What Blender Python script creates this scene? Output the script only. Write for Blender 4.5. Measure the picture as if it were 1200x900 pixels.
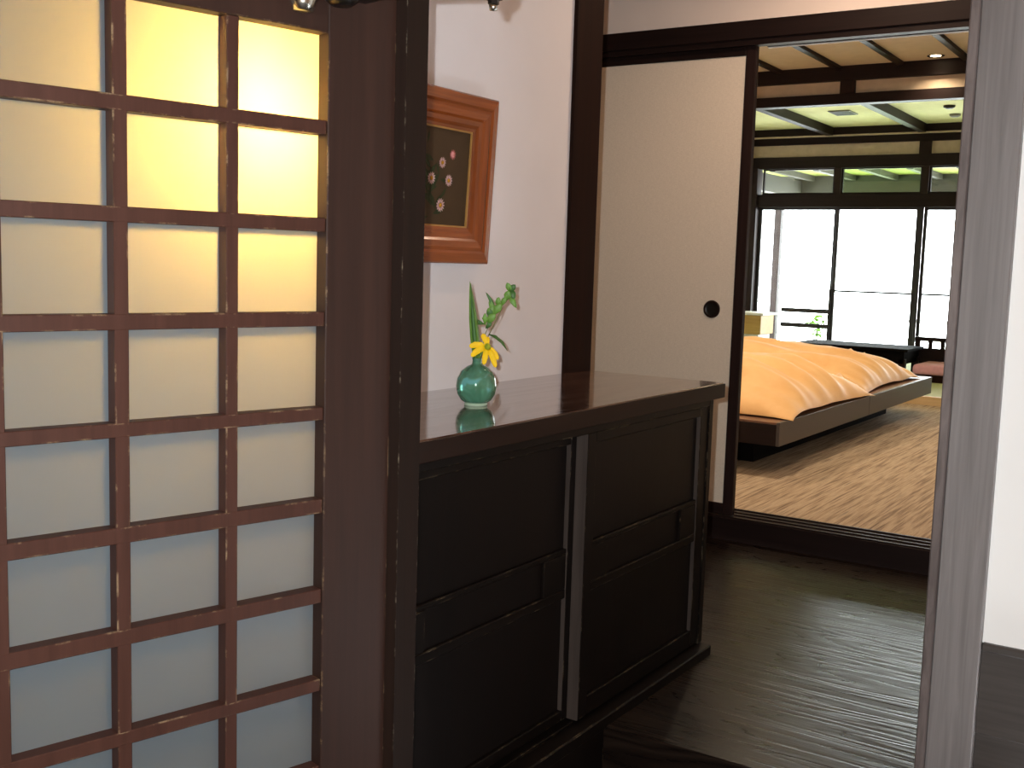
import bpy, bmesh, math, random
from mathutils import Vector, Matrix, noise

random.seed(7)
for o in list(bpy.data.objects):
    bpy.data.objects.remove(o, do_unlink=True)
S = bpy.context.scene
COL = S.collection
PI = math.pi

# ------------------------------------------------------------------ camera
F_PX, YAW, PITCH, ROLL = 1288.03, -0.58035, 0.11105, 0.03073
CAMZ = 1.10
fw = Vector((math.sin(YAW) * math.cos(PITCH), math.cos(YAW) * math.cos(PITCH), -math.sin(PITCH)))
r0 = Vector((math.cos(YAW), -math.sin(YAW), 0))
u0 = r0.cross(fw)
rt = math.cos(ROLL) * r0 + math.sin(ROLL) * u0
up = -math.sin(ROLL) * r0 + math.cos(ROLL) * u0
cam_d = bpy.data.cameras.new('camera')
cam_d.sensor_width = 36.0
cam_d.lens = F_PX / 1200 * 36.0
cam_d.clip_start = 0.02
cam_d.clip_end = 200
cam = bpy.data.objects.new('camera', cam_d)
COL.objects.link(cam)
m = Matrix((rt, up, -fw)).transposed().to_4x4()
m.translation = Vector((0, 0, CAMZ))
cam.matrix_world = m
S.camera = cam

# ------------------------------------------------------------------ world, flash, exposure
S.view_settings.view_transform = 'Standard'
S.view_settings.look = 'None'
S.view_settings.exposure = 0.8
S.view_settings.gamma = 1.0
S.view_settings.use_curve_mapping = False
wd = bpy.data.worlds.new('overcast_sky')
S.world = wd
wd.use_nodes = True
bg = wd.node_tree.nodes['Background']
bg.inputs['Color'].default_value = (0.93, 0.97, 1.0, 1)
bg.inputs['Strength'].default_value = 10.0

def light(name, kind, loc, energy, color, rot=(0, 0, 0), **kw):
    d = bpy.data.lights.new(name, kind)
    d.energy = energy
    d.color = color
    for k, v in kw.items():
        setattr(d, k, v)
    o = bpy.data.objects.new(name, d)
    COL.objects.link(o)
    o.location = loc
    o.rotation_euler = rot
    return o

# the camera's own flash, a few centimetres up and left of the lens
fl = Vector((0, 0, CAMZ)) - 0.042 * rt + 0.035 * up + 0.0 * fw
light('camera_flash', 'POINT', fl, 94.0, (0.97, 1.0, 1.0), shadow_soft_size=0.008)

# daylight portals in the window wall only guide the sampling of the sky
def portal(loc, sx, sy, rot):
    d = bpy.data.lights.new('window_portal', 'AREA')
    d.shape = 'RECTANGLE'
    d.size = sx
    d.size_y = sy
    d.cycles.is_portal = True
    o = bpy.data.objects.new('window_portal', d)
    COL.objects.link(o)
    o.location = loc
    o.rotation_euler = rot
portal((-2.92, 12.52, 1.25), 3.8, 2.3, (-PI / 2, 0, 0))

# ------------------------------------------------------------------ materials
class NT:
    def __init__(s, name):
        s.m = bpy.data.materials.new(name)
        s.m.use_nodes = True
        s.t = s.m.node_tree
        s.b = s.t.nodes['Principled BSDF']
        s.out = s.t.nodes['Material Output']
    def n(s, typ, **kw):
        x = s.t.nodes.new(typ)
        for k, v in kw.items():
            setattr(x, k, v)
        return x
    def l(s, a, b):
        s.t.links.new(a, b)
    def pos(s, scale, mode='world'):
        if mode == 'world':
            g = s.n('ShaderNodeNewGeometry').outputs['Position']
        else:
            g = s.n('ShaderNodeTexCoord').outputs['Object']
        mp = s.n('ShaderNodeMapping')
        mp.inputs['Scale'].default_value = scale
        s.l(g, mp.inputs['Vector'])
        return mp.outputs['Vector']
    def noise(s, vec, scale=1, detail=3, rough=.5, dist=0):
        x = s.n('ShaderNodeTexNoise')
        x.inputs['Scale'].default_value = scale
        x.inputs['Detail'].default_value = detail
        x.inputs['Roughness'].default_value = rough
        x.inputs['Distortion'].default_value = dist
        s.l(vec, x.inputs['Vector'])
        return x.outputs['Fac']
    def ramp(s, fac, stops):
        x = s.n('ShaderNodeValToRGB')
        e = x.color_ramp.elements
        while len(e) < len(stops):
            e.new(0.5)
        for i, (p, c) in enumerate(stops):
            e[i].position = p
            e[i].color = (*c, 1) if len(c) == 3 else c
        s.l(fac, x.inputs['Fac'])
        return x.outputs['Color']
    def math(s, op, a, b=None, clamp=False):
        x = s.n('ShaderNodeMath', operation=op, use_clamp=clamp)
        for i, v in enumerate((a, b)):
            if v is None:
                continue
            if isinstance(v, (int, float)):
                x.inputs[i].default_value = v
            else:
                s.l(v, x.inputs[i])
        return x.outputs[0]
    def mix(s, fac, a, b):
        x = s.n('ShaderNodeMix', data_type='RGBA')
        if isinstance(fac, (int, float)):
            x.inputs[0].default_value = fac
        else:
            s.l(fac, x.inputs[0])
        for i, v in ((6, a), (7, b)):
            if isinstance(v, tuple):
                x.inputs[i].default_value = (*v, 1)
            else:
                s.l(v, x.inputs[i])
        return x.outputs[2]
    def bump(s, h, strength=.2, dist=.002):
        x = s.n('ShaderNodeBump')
        x.inputs['Strength'].default_value = strength
        x.inputs['Distance'].default_value = dist
        s.l(h, x.inputs['Height'])
        s.l(x.outputs['Normal'], s.b.inputs['Normal'])
    def set(s, **kw):
        for k, v in kw.items():
            k = k.replace('_', ' ')
            if isinstance(v, (int, float, tuple)):
                if isinstance(v, tuple) and len(v) == 3:
                    v = (*v, 1)
                s.b.inputs[k].default_value = v
            else:
                s.l(v, s.b.inputs[k])
        return s

def srgb(r, g, b):
    f = lambda c: (c / 255 / 12.92) if c / 255 <= .04045 else ((c / 255 + .055) / 1.055) ** 2.4
    return (f(r), f(g), f(b))

def plain(name, col, rough=.5, spec=.5, metal=0.0, var=.08, sc=14, bump=.0, bsc=120):
    t = NT(name)
    f = t.noise(t.pos((1, 1, 1)), sc, 3)
    lo = tuple(c * (1 - var) for c in col)
    hi = tuple(min(1, c * (1 + var)) for c in col)
    t.set(Base_Color=t.ramp(f, [(.3, lo), (.7, hi)]), Roughness=rough, Metallic=metal, Specular_IOR_Level=spec)
    if bump:
        t.bump(t.noise(t.pos((1, 1, 1)), bsc, 2), bump, .001)
    return t.m

def wood(name, dark, light_, axis='z', rough=.35, spec=.5, freq=60, stretch=18, bump=.15, wear=None, contrast=(.3, .7), coat=0.0):
    """lengthwise grain: noise squeezed across the grain and pulled out along the axis"""
    t = NT(name)
    k = {'x': (1 / stretch, 1, 1), 'y': (1, 1 / stretch, 1), 'z': (1, 1, 1 / stretch)}[axis]
    v = t.pos(k)
    f1 = t.noise(v, freq, 5, .6, .6)
    f2 = t.noise(v, freq * .22, 3, .5, 1.2)
    f = t.math('ADD', t.math('MULTIPLY', f1, .55), t.math('MULTIPLY', f2, .45))
    col = t.ramp(f, [(contrast[0], dark), (contrast[1], light_)])
    if wear:
        bv = t.n('ShaderNodeBevel', samples=3)
        bv.inputs['Radius'].default_value = .0035
        gm = t.n('ShaderNodeNewGeometry')
        dt = t.n('ShaderNodeVectorMath', operation='DOT_PRODUCT')
        t.l(bv.outputs['Normal'], dt.inputs[0])
        t.l(gm.outputs['Normal'], dt.inputs[1])
        e = t.math('SUBTRACT', 1.0, dt.outputs['Value'])
        e = t.math('MULTIPLY', e, 9.0, True)
        nz = t.noise(t.pos((1, 1, 1)), 26, 4, .7)
        nz = t.math('MULTIPLY', t.math('SUBTRACT', nz, .54), 9.0, True)
        fac = t.math('MULTIPLY', t.math('MULTIPLY', e, nz, True), .8)
        col = t.mix(fac, col, wear)
    r = t.math('ADD', t.math('MULTIPLY', f, .18), rough - .09)
    t.set(Base_Color=col, Roughness=r, Specular_IOR_Level=spec, Coat_Weight=coat, Coat_Roughness=.12)
    if bump:
        t.bump(f1, bump, .0012)
    return t.m

M = {}
M['door'] = wood('door_brown_wood', srgb(42, 27, 22), srgb(56, 36, 29), 'z', .5, .25, 70, 22, .10, wear=srgb(168, 140, 105))
M['muntin'] = wood('lattice_red_brown_wood', srgb(56, 33, 26), srgb(74, 45, 36), 'z', .5, .25, 80, 16, .12, wear=srgb(185, 160, 125))
M['post'] = wood('post_dark_wood', srgb(24, 15, 11), srgb(36, 23, 17), 'z', .55, .15, 60, 24, .15, wear=srgb(150, 140, 120))
M['pillar'] = wood('pillar_dark_wood', srgb(24, 14, 11), srgb(42, 25, 19), 'z', .6, .04, 60, 26, .10)
M['black_wood_x'] = wood('black_brown_wood_x', srgb(22, 14, 13), srgb(36, 24, 22), 'x', .5, .15, 60, 24, .08)
M['black_wood_y'] = wood('black_brown_wood_y', srgb(26, 18, 16), srgb(40, 28, 25), 'y', .5, .15, 60, 24, .08)
M['black_wood_z'] = wood('black_brown_wood_z', srgb(26, 16, 15), srgb(42, 28, 25), 'z', .5, .15, 60, 24, .08)
M['cab_z'] = wood('cabinet_dark_wood_z', srgb(12, 9, 8), srgb(20, 14, 12), 'z', .38, .12, 50, 22, .12, wear=srgb(140, 125, 105))
M['cab_y'] = wood('cabinet_dark_wood_y', srgb(12, 9, 8), srgb(20, 14, 11), 'y', .38, .12, 50, 22, .12, wear=srgb(140, 120, 95))
M['grey_post'] = wood('weathered_grey_brown_wood', srgb(102, 98, 98), srgb(136, 132, 132), 'z', .48, .4, 75, 26, .25)  # weathered wood, paled further by flash glare put into its colour
M['grey_edge'] = wood('worn_edge_wood', srgb(86, 78, 77), srgb(128, 118, 116), 'z', .5, .4, 40, 5, .3, contrast=(.35, .62))
M['grey_x'] = wood('weathered_grey_brown_wood_x', srgb(52, 48, 46), srgb(76, 71, 68), 'x', .48, .4, 70, 22, .2)
M['light_wood'] = wood('pale_step_wood', srgb(196, 166, 116), srgb(222, 196, 150), 'x', .5, .4, 40, 20, .05)
M['box_wood'] = wood('honey_box_wood', srgb(176, 140, 70), srgb(204, 170, 100), 'x', .5, .4, 40, 20, .05)
M['frame'] = wood('amber_frame_wood', srgb(104, 46, 14), srgb(158, 80, 30), 'z', .25, .6, 70, 20, .06, coat=.5)
M['frame_y'] = wood('amber_frame_wood_y', srgb(104, 46, 14), srgb(158, 80, 30), 'y', .25, .6, 70, 20, .06, coat=.5)
M['slab'] = wood('bed_side_wood', srgb(58, 50, 47), srgb(74, 66, 62), 'y', .42, .5, 50, 20, .08)

def glossy_grain(name, dark, light_, axis, rough, wave_scale, spec=.5):
    t = NT(name)
    k = {'x': (.10, 1, 1), 'y': (1, .10, 1)}[axis]
    v = t.pos(k)
    oi = t.n('ShaderNodeObjectInfo')
    ad = t.n('ShaderNodeVectorMath', operation='ADD')
    sc = t.n('ShaderNodeVectorMath', operation='SCALE')
    cb = t.n('ShaderNodeCombineXYZ')
    for i in range(3):
        t.l(oi.outputs['Random'], cb.inputs[i])
    t.l(cb.outputs[0], sc.inputs[0])
    sc.inputs['Scale'].default_value = 7.0
    t.l(v, ad.inputs[0])
    t.l(sc.outputs[0], ad.inputs[1])
    big = t.noise(ad.outputs[0], 9, 2, .45, .4)
    w = t.math('FRACT', t.math('MULTIPLY', big, wave_scale))
    w = t.math('ABSOLUTE', t.math('SUBTRACT', w, .5))
    fine = t.noise(ad.outputs[0], 130, 4, .65)
    h = t.math('ADD', t.math('MULTIPLY', w, 1.1), t.math('MULTIPLY', fine, .55))
    t.set(Base_Color=t.ramp(h, [(.25, dark), (.8, light_)]), Specular_IOR_Level=spec,
          Roughness=t.math('ADD', t.math('MULTIPLY', h, .14), rough - .06))
    t.bump(h, .55, .0022)
    return t.m
M['floor'] = glossy_grain('dark_floor_boards', srgb(16, 11, 9), srgb(32, 24, 19), 'x', .29, 11, .2)
M['counter'] = glossy_grain('polished_counter_wood', srgb(40, 26, 21), srgb(92, 66, 55), 'y', .12, 8)
_b = M['counter'].node_tree.nodes['Principled BSDF']
M['counter'].node_tree.nodes['Bump'].inputs['Strength'].default_value = .22
_b.inputs['Coat Weight'].default_value = .75
_b.inputs['Coat Roughness'].default_value = .06
_b.inputs['IOR'].default_value = 1.6

M['plaster'] = plain('pinkish_white_plaster', srgb(228, 226, 230), .75, .2, var=.02, sc=5, bump=.15, bsc=260)
M['plaster_warm'] = plain('warm_white_plaster', srgb(232, 220, 212), .8, .2, var=.03, sc=5, bump=.1, bsc=200)
M['plaster_right'] = plain('clean_white_plaster', srgb(250, 252, 252), .7, .3, var=.01, sc=5, bump=.1, bsc=260)
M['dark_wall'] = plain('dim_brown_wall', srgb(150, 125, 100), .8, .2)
M['ceil_cream'] = plain('cream_ceiling_paper', srgb(205, 192, 172), .8, .2, var=.04)
M['ceil_green'] = plain('green_bounce_ceiling_paper', srgb(228, 226, 172), .8, .2, var=.04)  # green bounce from the trees outside is put into this colour
M['strip'] = plain('beige_frieze_plaster', srgb(190, 172, 150), .8, .2)
M['metal'] = plain('satin_steel', srgb(190, 188, 180), .25, .5, 1.0, var=.04)
M['dark_metal'] = plain('dark_bronze_metal', srgb(46, 42, 40), .3, .5, .8, var=.1)
M['alu'] = plain('bronze_window_frame', srgb(48, 44, 48), .5, .3, .0, var=.05)
M['white_paint'] = plain('white_paint', srgb(236, 236, 232), .5, .4, var=.02)
M['lamp_off'] = plain('white_lamp_trim', srgb(225, 220, 205), .5, .4)
M['pink'] = plain('dusty_pink_fabric', srgb(224, 170, 182), .85, .2, var=.06, sc=30, bump=.2)
M['tatami'] = plain('tatami_straw', srgb(176, 182, 140), .8, .2, var=.08, sc=60)
M['hole'] = plain('black_recess', srgb(14, 11, 10), .4, .4)
M['table_black'] = plain('matt_black_table', srgb(14, 12, 12), .8, .05)
M['porch'] = plain('dark_porch_timber', srgb(22, 22, 24), .8, .2)
M['porch_bounce'] = plain('cool_bounce_porch_plaster', srgb(196, 210, 228), .8, .2)
M['entry_wood'] = wood('brown_entry_boarding', srgb(120, 88, 62), srgb(150, 114, 84), 'z', .6, .2, 30, 20, .1)
M['tile'] = plain('dark_entry_stone', srgb(66, 62, 58), .6, .4, var=.2)
M['vent'] = plain('grey_vent_metal', srgb(120, 118, 108), .5, .4)
M['balcony'] = plain('pale_balcony_deck', srgb(200, 198, 190), .7, .3)
M['eave'] = plain('green_lit_eave_board', srgb(140, 148, 78), .8, .1)  # greenish outdoor light is mixed into the board colour
M['rafter'] = plain('grey_rafter_wood', srgb(74, 74, 64), .7, .2)
M['green_leaf'] = plain('garden_green', srgb(120, 168, 64), .6, .3, var=.2)
M['bed_top'] = wood('bed_deck_wood', srgb(104, 70, 52), srgb(128, 90, 68), 'y', .35, .5, 40, 20, .06)

# fusuma paper: fine horizontal weave
t = NT('woven_fusuma_paper')
f = t.noise(t.pos((12, 12, 160)), 6, 3, .6)
f2 = t.noise(t.pos((160, 160, 40)), 4, 2, .6)
ff = t.math('ADD', t.math('MULTIPLY', f, .6), t.math('MULTIPLY', f2, .4))
t.set(Base_Color=t.ramp(ff, [(.3, srgb(206, 196, 180)), (.7, srgb(232, 222, 206))]), Roughness=.7, Specular_IOR_Level=.25)
t.bump(ff, .2, .001)
M['fusuma'] = t.m

# carpet: streaks pulled along the room, three browns
t = NT('streaked_brown_carpet')
a = t.noise(t.pos((85, 2.8, 1)), 1, 3, .6)
b = t.noise(t.pos((16, .8, 1)), 1, 2, .5)
c = t.noise(t.pos((240, 240, 240)), 1, 2, .5)
h = t.math('ADD', t.math('MULTIPLY', a, .7), t.math('ADD', t.math('MULTIPLY', b, .2), t.math('MULTIPLY', c, .1)))
t.set(Base_Color=t.ramp(h, [(.34, srgb(108, 94, 82)), (.45, srgb(152, 132, 110)), (.56, srgb(186, 166, 140)), (.68, srgb(128, 116, 104))]), Roughness=.95, Specular_IOR_Level=.1)
t.bump(c, .6, .004)
M['carpet'] = t.m

# frosted door glass: half scatters back, half lets light through, thin clear skin
t = NT('frosted_glass')
f = t.noise(t.pos((1, 1, 1)), 7, 3, .6)
col = t.ramp(f, [(.3, srgb(46, 58, 64)), (.7, srgb(56, 70, 76))])
df = t.n('ShaderNodeBsdfDiffuse')
tr = t.n('ShaderNodeBsdfTranslucent')
tr.inputs['Color'].default_value = (.82, .90, .98, 1)
t.l(col, df.inputs['Color'])
mx = t.n('ShaderNodeMixShader')
mx.inputs[0].default_value = .55
t.l(df.outputs[0], mx.inputs[1])
t.l(tr.outputs[0], mx.inputs[2])
gl = t.n('ShaderNodeBsdfGlossy')
gl.inputs['Roughness'].default_value = .35
m2 = t.n('ShaderNodeMixShader')
m2.inputs[0].default_value = .04
t.l(mx.outputs[0], m2.inputs[1])
t.l(gl.outputs[0], m2.inputs[2])
t.l(m2.outputs[0], t.out.inputs['Surface'])
M['frost'] = t.m

def thin_glass(name, tint, refl):
    t = NT(name)
    a = t.n('ShaderNodeBsdfTransparent')
    a.inputs['Color'].default_value = (*tint, 1)
    g = t.n('ShaderNodeBsdfGlossy')
    g.inputs['Roughness'].default_value = .02
    x = t.n('ShaderNodeMixShader')
    x.inputs[0].default_value = refl
    t.l(a.outputs[0], x.inputs[1])
    t.l(g.outputs[0], x.inputs[2])
    t.l(x.outputs[0], t.out.inputs['Surface'])
    return t.m
M['glass'] = thin_glass('window_glass', (.96, .98, .97), .04)
M['glass_green'] = thin_glass('green_tinted_glass', (.80, .90, .72), .06)

def emit(name, col, st):
    t = NT(name)
    t.set(Base_Color=col, Emission_Color=col, Emission_Strength=st)
    return t.m
M['lamp_glow'] = emit('lit_lamp_lens', (1.0, .80, .48), 14)
M['globe_glow'] = emit('lit_globe_shade', (1.0, .50, .08), 112)

# vase glass
t = NT('green_blown_glass')
f = t.noise(t.pos((1, 1, 1), 'obj'), 22, 2, .5, 1.0)
t.set(Base_Color=t.ramp(f, [(.38, (.09, .26, .16)), (.55, (.14, .36, .24)), (.64, (.20, .58, .56))]), Roughness=.05,
      Transmission_Weight=.45, IOR=1.45, Specular_IOR_Level=.6, Coat_Weight=.6, Coat_Roughness=.03)
M['vase'] = t.m
M['vase_foot'] = plain('clear_green_foot', srgb(170, 190, 165), .1, .6)
M['petal'] = plain('yellow_petal', srgb(244, 200, 20), .6, .3, var=.08, sc=60)
M['flower_eye'] = plain('green_gold_flower_centre', srgb(150, 160, 40), .7, .2, sc=200, var=.3)
M['leaf'] = plain('fresh_leaf_green', srgb(104, 146, 62), .5, .4, var=.15, sc=60)
M['leaf_dark'] = plain('deep_leaf_green', srgb(64, 104, 50), .5, .4, var=.15, sc=60)
M['stem'] = plain('brown_green_stem', srgb(120, 122, 80), .6, .3)
M['art'] = plain('dark_olive_art_ground', srgb(66, 50, 32), .5, .3, var=.10, sc=20)
M['art_leaf'] = plain('dark_pressed_leaf', srgb(40, 52, 26), .6, .3, var=.2, sc=50)
M['daisy_petal'] = plain('pale_pink_petal', srgb(240, 206, 206), .6, .3, var=.05, sc=90)
M['daisy_bud'] = plain('rose_pink_petal', srgb(226, 150, 148), .6, .3, var=.05, sc=90)
M['daisy_eye'] = plain('ochre_flower_eye', srgb(198, 142, 44), .7, .2, sc=200, var=.2)
M['gilt'] = plain('pale_gilt_lip', srgb(176, 132, 70), .4, .5, .2)

# duvet: satin orange with slight weave
t = NT('orange_satin_duvet')
f = t.noise(t.pos((1, 1, 1)), 6, 4, .6)
t.set(Base_Color=t.ramp(f, [(.3, srgb(228, 178, 116)), (.7, srgb(238, 194, 134))]), Roughness=.58, Specular_IOR_Level=.25,
      Sheen_Weight=.3, Sheen_Roughness=.4)
M['duvet'] = t.m

# ------------------------------------------------------------------ builders
BASE = {}
def tag(o, label=None, cat=None, group=None, kind=None):
    if label: o['label'] = label
    if cat: o['category'] = cat
    if group: o['group'] = group
    if kind: o['kind'] = kind
    return o

def empty(name, loc, label, cat, kind=None, group=None, rotz=0.0, local=False):
    o = bpy.data.objects.new(name, None)
    o.empty_display_size = .05
    COL.objects.link(o)
    o.location = loc
    o.rotation_euler = (0, 0, rotz)
    BASE[o] = Vector((0, 0, 0)) if local else Vector(loc)
    return tag(o, label, cat, group, kind)

def link(name, me, mat, parent=None, centre=None, smooth=False):
    """me holds vertices relative to centre; centre is in the frame of the root"""
    o = bpy.data.objects.new(name, me)
    COL.objects.link(o)
    if mat:
        me.materials.clear()
        me.materials.append(M[mat] if isinstance(mat, str) else mat)
    c = Vector(centre or (0, 0, 0))
    BASE[o] = c
    o.location = c
    if parent:
        o.parent = parent
        o.location = c - BASE[parent]
    if smooth:
        for p in me.polygons:
            p.use_smooth = True
    return o

def from_bm(name, bm, mat, parent=None, smooth=False, bev=0):
    """bm in root-frame coordinates; origin goes to the centre of its bounds"""
    if bev:
        bmesh.ops.bevel(bm, geom=list(bm.edges), offset=bev, segments=1, affect='EDGES', clamp_overlap=True)
    vs = [v.co for v in bm.verts]
    lo = Vector((min(v[i] for v in vs) for i in range(3)))
    hi = Vector((max(v[i] for v in vs) for i in range(3)))
    c = (lo + hi) / 2
    for v in bm.verts:
        v.co -= c
    bmesh.ops.recalc_face_normals(bm, faces=bm.faces)
    me = bpy.data.meshes.new(name)
    bm.to_mesh(me)
    bm.free()
    return link(name, me, mat, parent, c, smooth)

def bm_box(bm, x0, x1, y0, y1, z0, z1):
    v = [bm.verts.new((x, y, z)) for x in (x0, x1) for y in (y0, y1) for z in (z0, z1)]
    for q in ((0, 1, 3, 2), (4, 6, 7, 5), (0, 4, 5, 1), (2, 3, 7, 6), (0, 2, 6, 4), (1, 5, 7, 3)):
        bm.faces.new([v[i] for i in q])

def box(name, x, y, z, mat, parent=None, bev=0.0):
    bm = bmesh.new()
    bm_box(bm, x[0], x[1], y[0], y[1], z[0], z[1])
    return from_bm(name, bm, mat, parent, bev=bev)

def prism(name, poly, z0, z1, mat, parent=None, bev=0):
    bm = bmesh.new()
    a = [bm.verts.new((x, y, z0)) for x, y in poly]
    b = [bm.verts.new((x, y, z1)) for x, y in poly]
    n = len(poly)
    bm.faces.new(a[::-1])
    bm.faces.new(b)
    for i in range(n):
        bm.faces.new((a[i], a[(i + 1) % n], b[(i + 1) % n], b[i]))
    return from_bm(name, bm, mat, parent, bev=bev)

def bm_ring(bm, pts_r, centre, axis, seg=24, cap=True):
    """lathe: pts_r = [(radius, height)...] around axis through centre"""
    ax = Vector(axis).normalized()
    e1 = ax.orthogonal().normalized()
    e2 = ax.cross(e1)
    c = Vector(centre)
    rings = []
    for r, h in pts_r:
        rings.append([bm.verts.new(c + ax * h + (e1 * math.cos(2 * PI * k / seg) + e2 * math.sin(2 * PI * k / seg)) * max(r, 1e-5)) for k in range(seg)])
    for a, b in zip(rings, rings[1:]):
        for k in range(seg):
            bm.faces.new((a[k], a[(k + 1) % seg], b[(k + 1) % seg], b[k]))
    if cap:
        bm.faces.new(rings[0][::-1])
        bm.faces.new(rings[-1])

def lathe(name, pts, centre, axis, mat, parent=None, seg=28, smooth=True, cap=True):
    bm = bmesh.new()
    bm_ring(bm, pts, centre, axis, seg, cap)
    o = from_bm(name, bm, mat, parent, smooth)
    return o

def bm_tube(bm, pts, rad, seg=8):
    pts = [Vector(p) for p in pts]
    rings = []
    n = len(pts)
    for i, p in enumerate(pts):
        d = (pts[min(i + 1, n - 1)] - pts[max(i - 1, 0)]).normalized()
        a = d.orthogonal().normalized() if abs(d.z) < .95 else Vector((1, 0, 0)).cross(d).normalized()
        if i and abs(a.dot(pa)) < .3:
            a = (pa - d * pa.dot(d)).normalized()
        pa = a
        b = d.cross(a)
        r = rad[i] if isinstance(rad, (list, tuple)) else rad
        rings.append([bm.verts.new(p + (a * math.cos(2 * PI * k / seg) + b * math.sin(2 * PI * k / seg)) * r) for k in range(seg)])
    for a, b in zip(rings, rings[1:]):
        for k in range(seg):
            bm.faces.new((a[k], a[(k + 1) % seg], b[(k + 1) % seg], b[k]))
    bm.faces.new(rings[0][::-1])
    bm.faces.new(rings[-1])

def tube(name, pts, rad, mat, parent=None, seg=8):
    bm = bmesh.new()
    bm_tube(bm, pts, rad, seg)
    return from_bm(name, bm, mat, parent, True)

def st(o, label, cat):
    return tag(o, label, cat, kind='structure')

# ================================================================== SETTING
ZG = -0.36            # entry floor, one step below the hall
ZC = 2.48             # hall ceiling
YF = 4.17             # plane of the sliding doors at the end of the hall
ZB = 0.095            # bedroom floor
Y1 = 8.80             # header between bedroom and window room
Y3 = 12.50            # window wall
ZT = 0.163            # raised floor of the window room
CE = 2.695            # ceiling of both rooms

# --- hall floor of boards running across, with its step
hf = st(empty('floor', (-1.0, 3.2, 0), 'dark glossy wooden board floor of the raised hall', 'floor'), None, None)
bw = .151
y = 2.366
k = 0
while y < YF - .03:
    y1 = min(y + bw, YF - .02)
    box('plank', (-3.2, -.30), (y + .0002, y1 - .0002), (-.03, .0 - .0002 * (k % 3)), 'floor', hf, .0004)
    y = y1
    k += 1
box('subfloor', (-3.2, -.30), (2.366, YF), (-.10, -.03), 'black_wood_x', hf)
kam = box('trim_1', (-1.235, -.30), (2.25, 2.365), (ZG, .0015), 'floor', None, .004)
st(kam, 'dark wooden step nosing at the edge of the raised hall floor', 'step')
gf = box('floor_2', (-3.2, 1.8), (-1.8, 2.26), (ZG - .1, ZG), 'tile')
st(gf, 'dark stone floor of the sunken entry', 'floor')

# --- hall shell
w = box('wall_left', (-1.75, -1.632), (1.46, 2.751), (ZG, ZC), 'plaster')
st(w, 'pinkish white plaster alcove wall behind the shoe cabinet', 'wall')
w = box('wall_alcove', (-1.70, -1.24), (1.462, 1.511), (ZG, ZC), 'plaster')
st(w, 'short plaster return wall behind the door post', 'wall')
w = box('trim_2', (-1.752, -1.622), (2.751, 2.908), (-.02, ZC), 'pillar', None, .004)
st(w, 'dark brown square wooden pillar at the back corner of the counter', 'pillar')
post = prism('trim_3', [(-1.200, 1.449), (-1.181, 1.4535), (-1.181, 1.511), (-1.30, 1.511), (-1.30, 1.449)], ZG, ZC, 'post')
st(post, 'dark wooden door post with a worn chamfered edge beside the cabinet', 'post')
w = box('wall_entry', (-1.30, -1.20), (-1.8, .44), (ZG, ZC), 'entry_wood')
st(w, 'brown boarded entry wall on the latch side of the lattice door', 'wall')
w = box('wall_over_door', (-1.30, -1.20), (.44, 1.449), (1.72, ZC), 'entry_wood')
st(w, 'brown boarded wall above the lattice door', 'wall')
w = box('trim_4', (-1.30, -1.185), (.44, 1.449), (1.62, 1.72), 'post')
st(w, 'dark wooden head beam over the lattice door', 'beam')
w = box('wall_back', (-3.2, -.30), (YF + .005, YF + .12), (2.05, CE + .1), 'plaster_warm')
st(w, 'warm white plaster wall above the sliding door lintel', 'wall')
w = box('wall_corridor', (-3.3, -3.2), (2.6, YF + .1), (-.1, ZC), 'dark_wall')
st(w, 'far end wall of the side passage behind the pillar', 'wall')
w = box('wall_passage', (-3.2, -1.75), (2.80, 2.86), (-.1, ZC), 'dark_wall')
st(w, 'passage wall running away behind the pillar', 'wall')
w = box('wall_hall_right', (-.40, -.30), (2.505, YF + .12), (-.1, ZC), 'plaster_warm')
st(w, 'hall wall hidden behind the grey post', 'wall')
w = box('ceiling', (-3.3, 1.9), (-1.9, YF + .12), (ZC, ZC + .1), 'entry_wood')
st(w, 'brown boarded ceiling over the entry hall', 'ceiling')
w = box('wall_side', (1.8, 1.9), (-1.9, 2.5), (ZG - .1, ZC), 'entry_wood')
st(w, 'brown boarded side wall of the entry', 'wall')
w = box('wall_rear', (-1.3, 1.9), (-1.9, -1.8), (ZG - .1, ZC), 'entry_wood')
st(w, 'brown boarded wall at the rear of the entry', 'wall')

# --- grey post and white panel wall on the right
rp = st(empty('trim_5', (-.44, 2.40, ZG), 'weathered wooden post, its grey partly painted flash glare, with a worn left edge beside the white wall', 'post'), None, None)
box('post_face', (-.4795, -.3875), (2.40, 2.50), (ZG, ZC), 'grey_post', rp, .002)
box('edge_strip', (-.5015, -.4810), (2.402, 2.50), (ZG, ZC), 'grey_edge', rp, .003)
w = st(empty('wall_right', (.7, 2.42, ZG), 'bright white plaster wall with a dark wooden dado beside the grey post', 'wall'), None, None)
box('plaster_panel', (-.388, 1.8), (2.425, 2.50), (.335, ZC), 'plaster_right', w)
box('dado_rail', (-.388, 1.8), (2.412, 2.50), (.318, .336), 'grey_x', w, .004)
box('dado_panel', (-.388, 1.8), (2.418, 2.50), (.138, .319), 'grey_x', w, .002)
box('base_board', (-.388, 1.8), (2.424, 2.50), (ZG, .1375), 'grey_x', w, .002)

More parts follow.
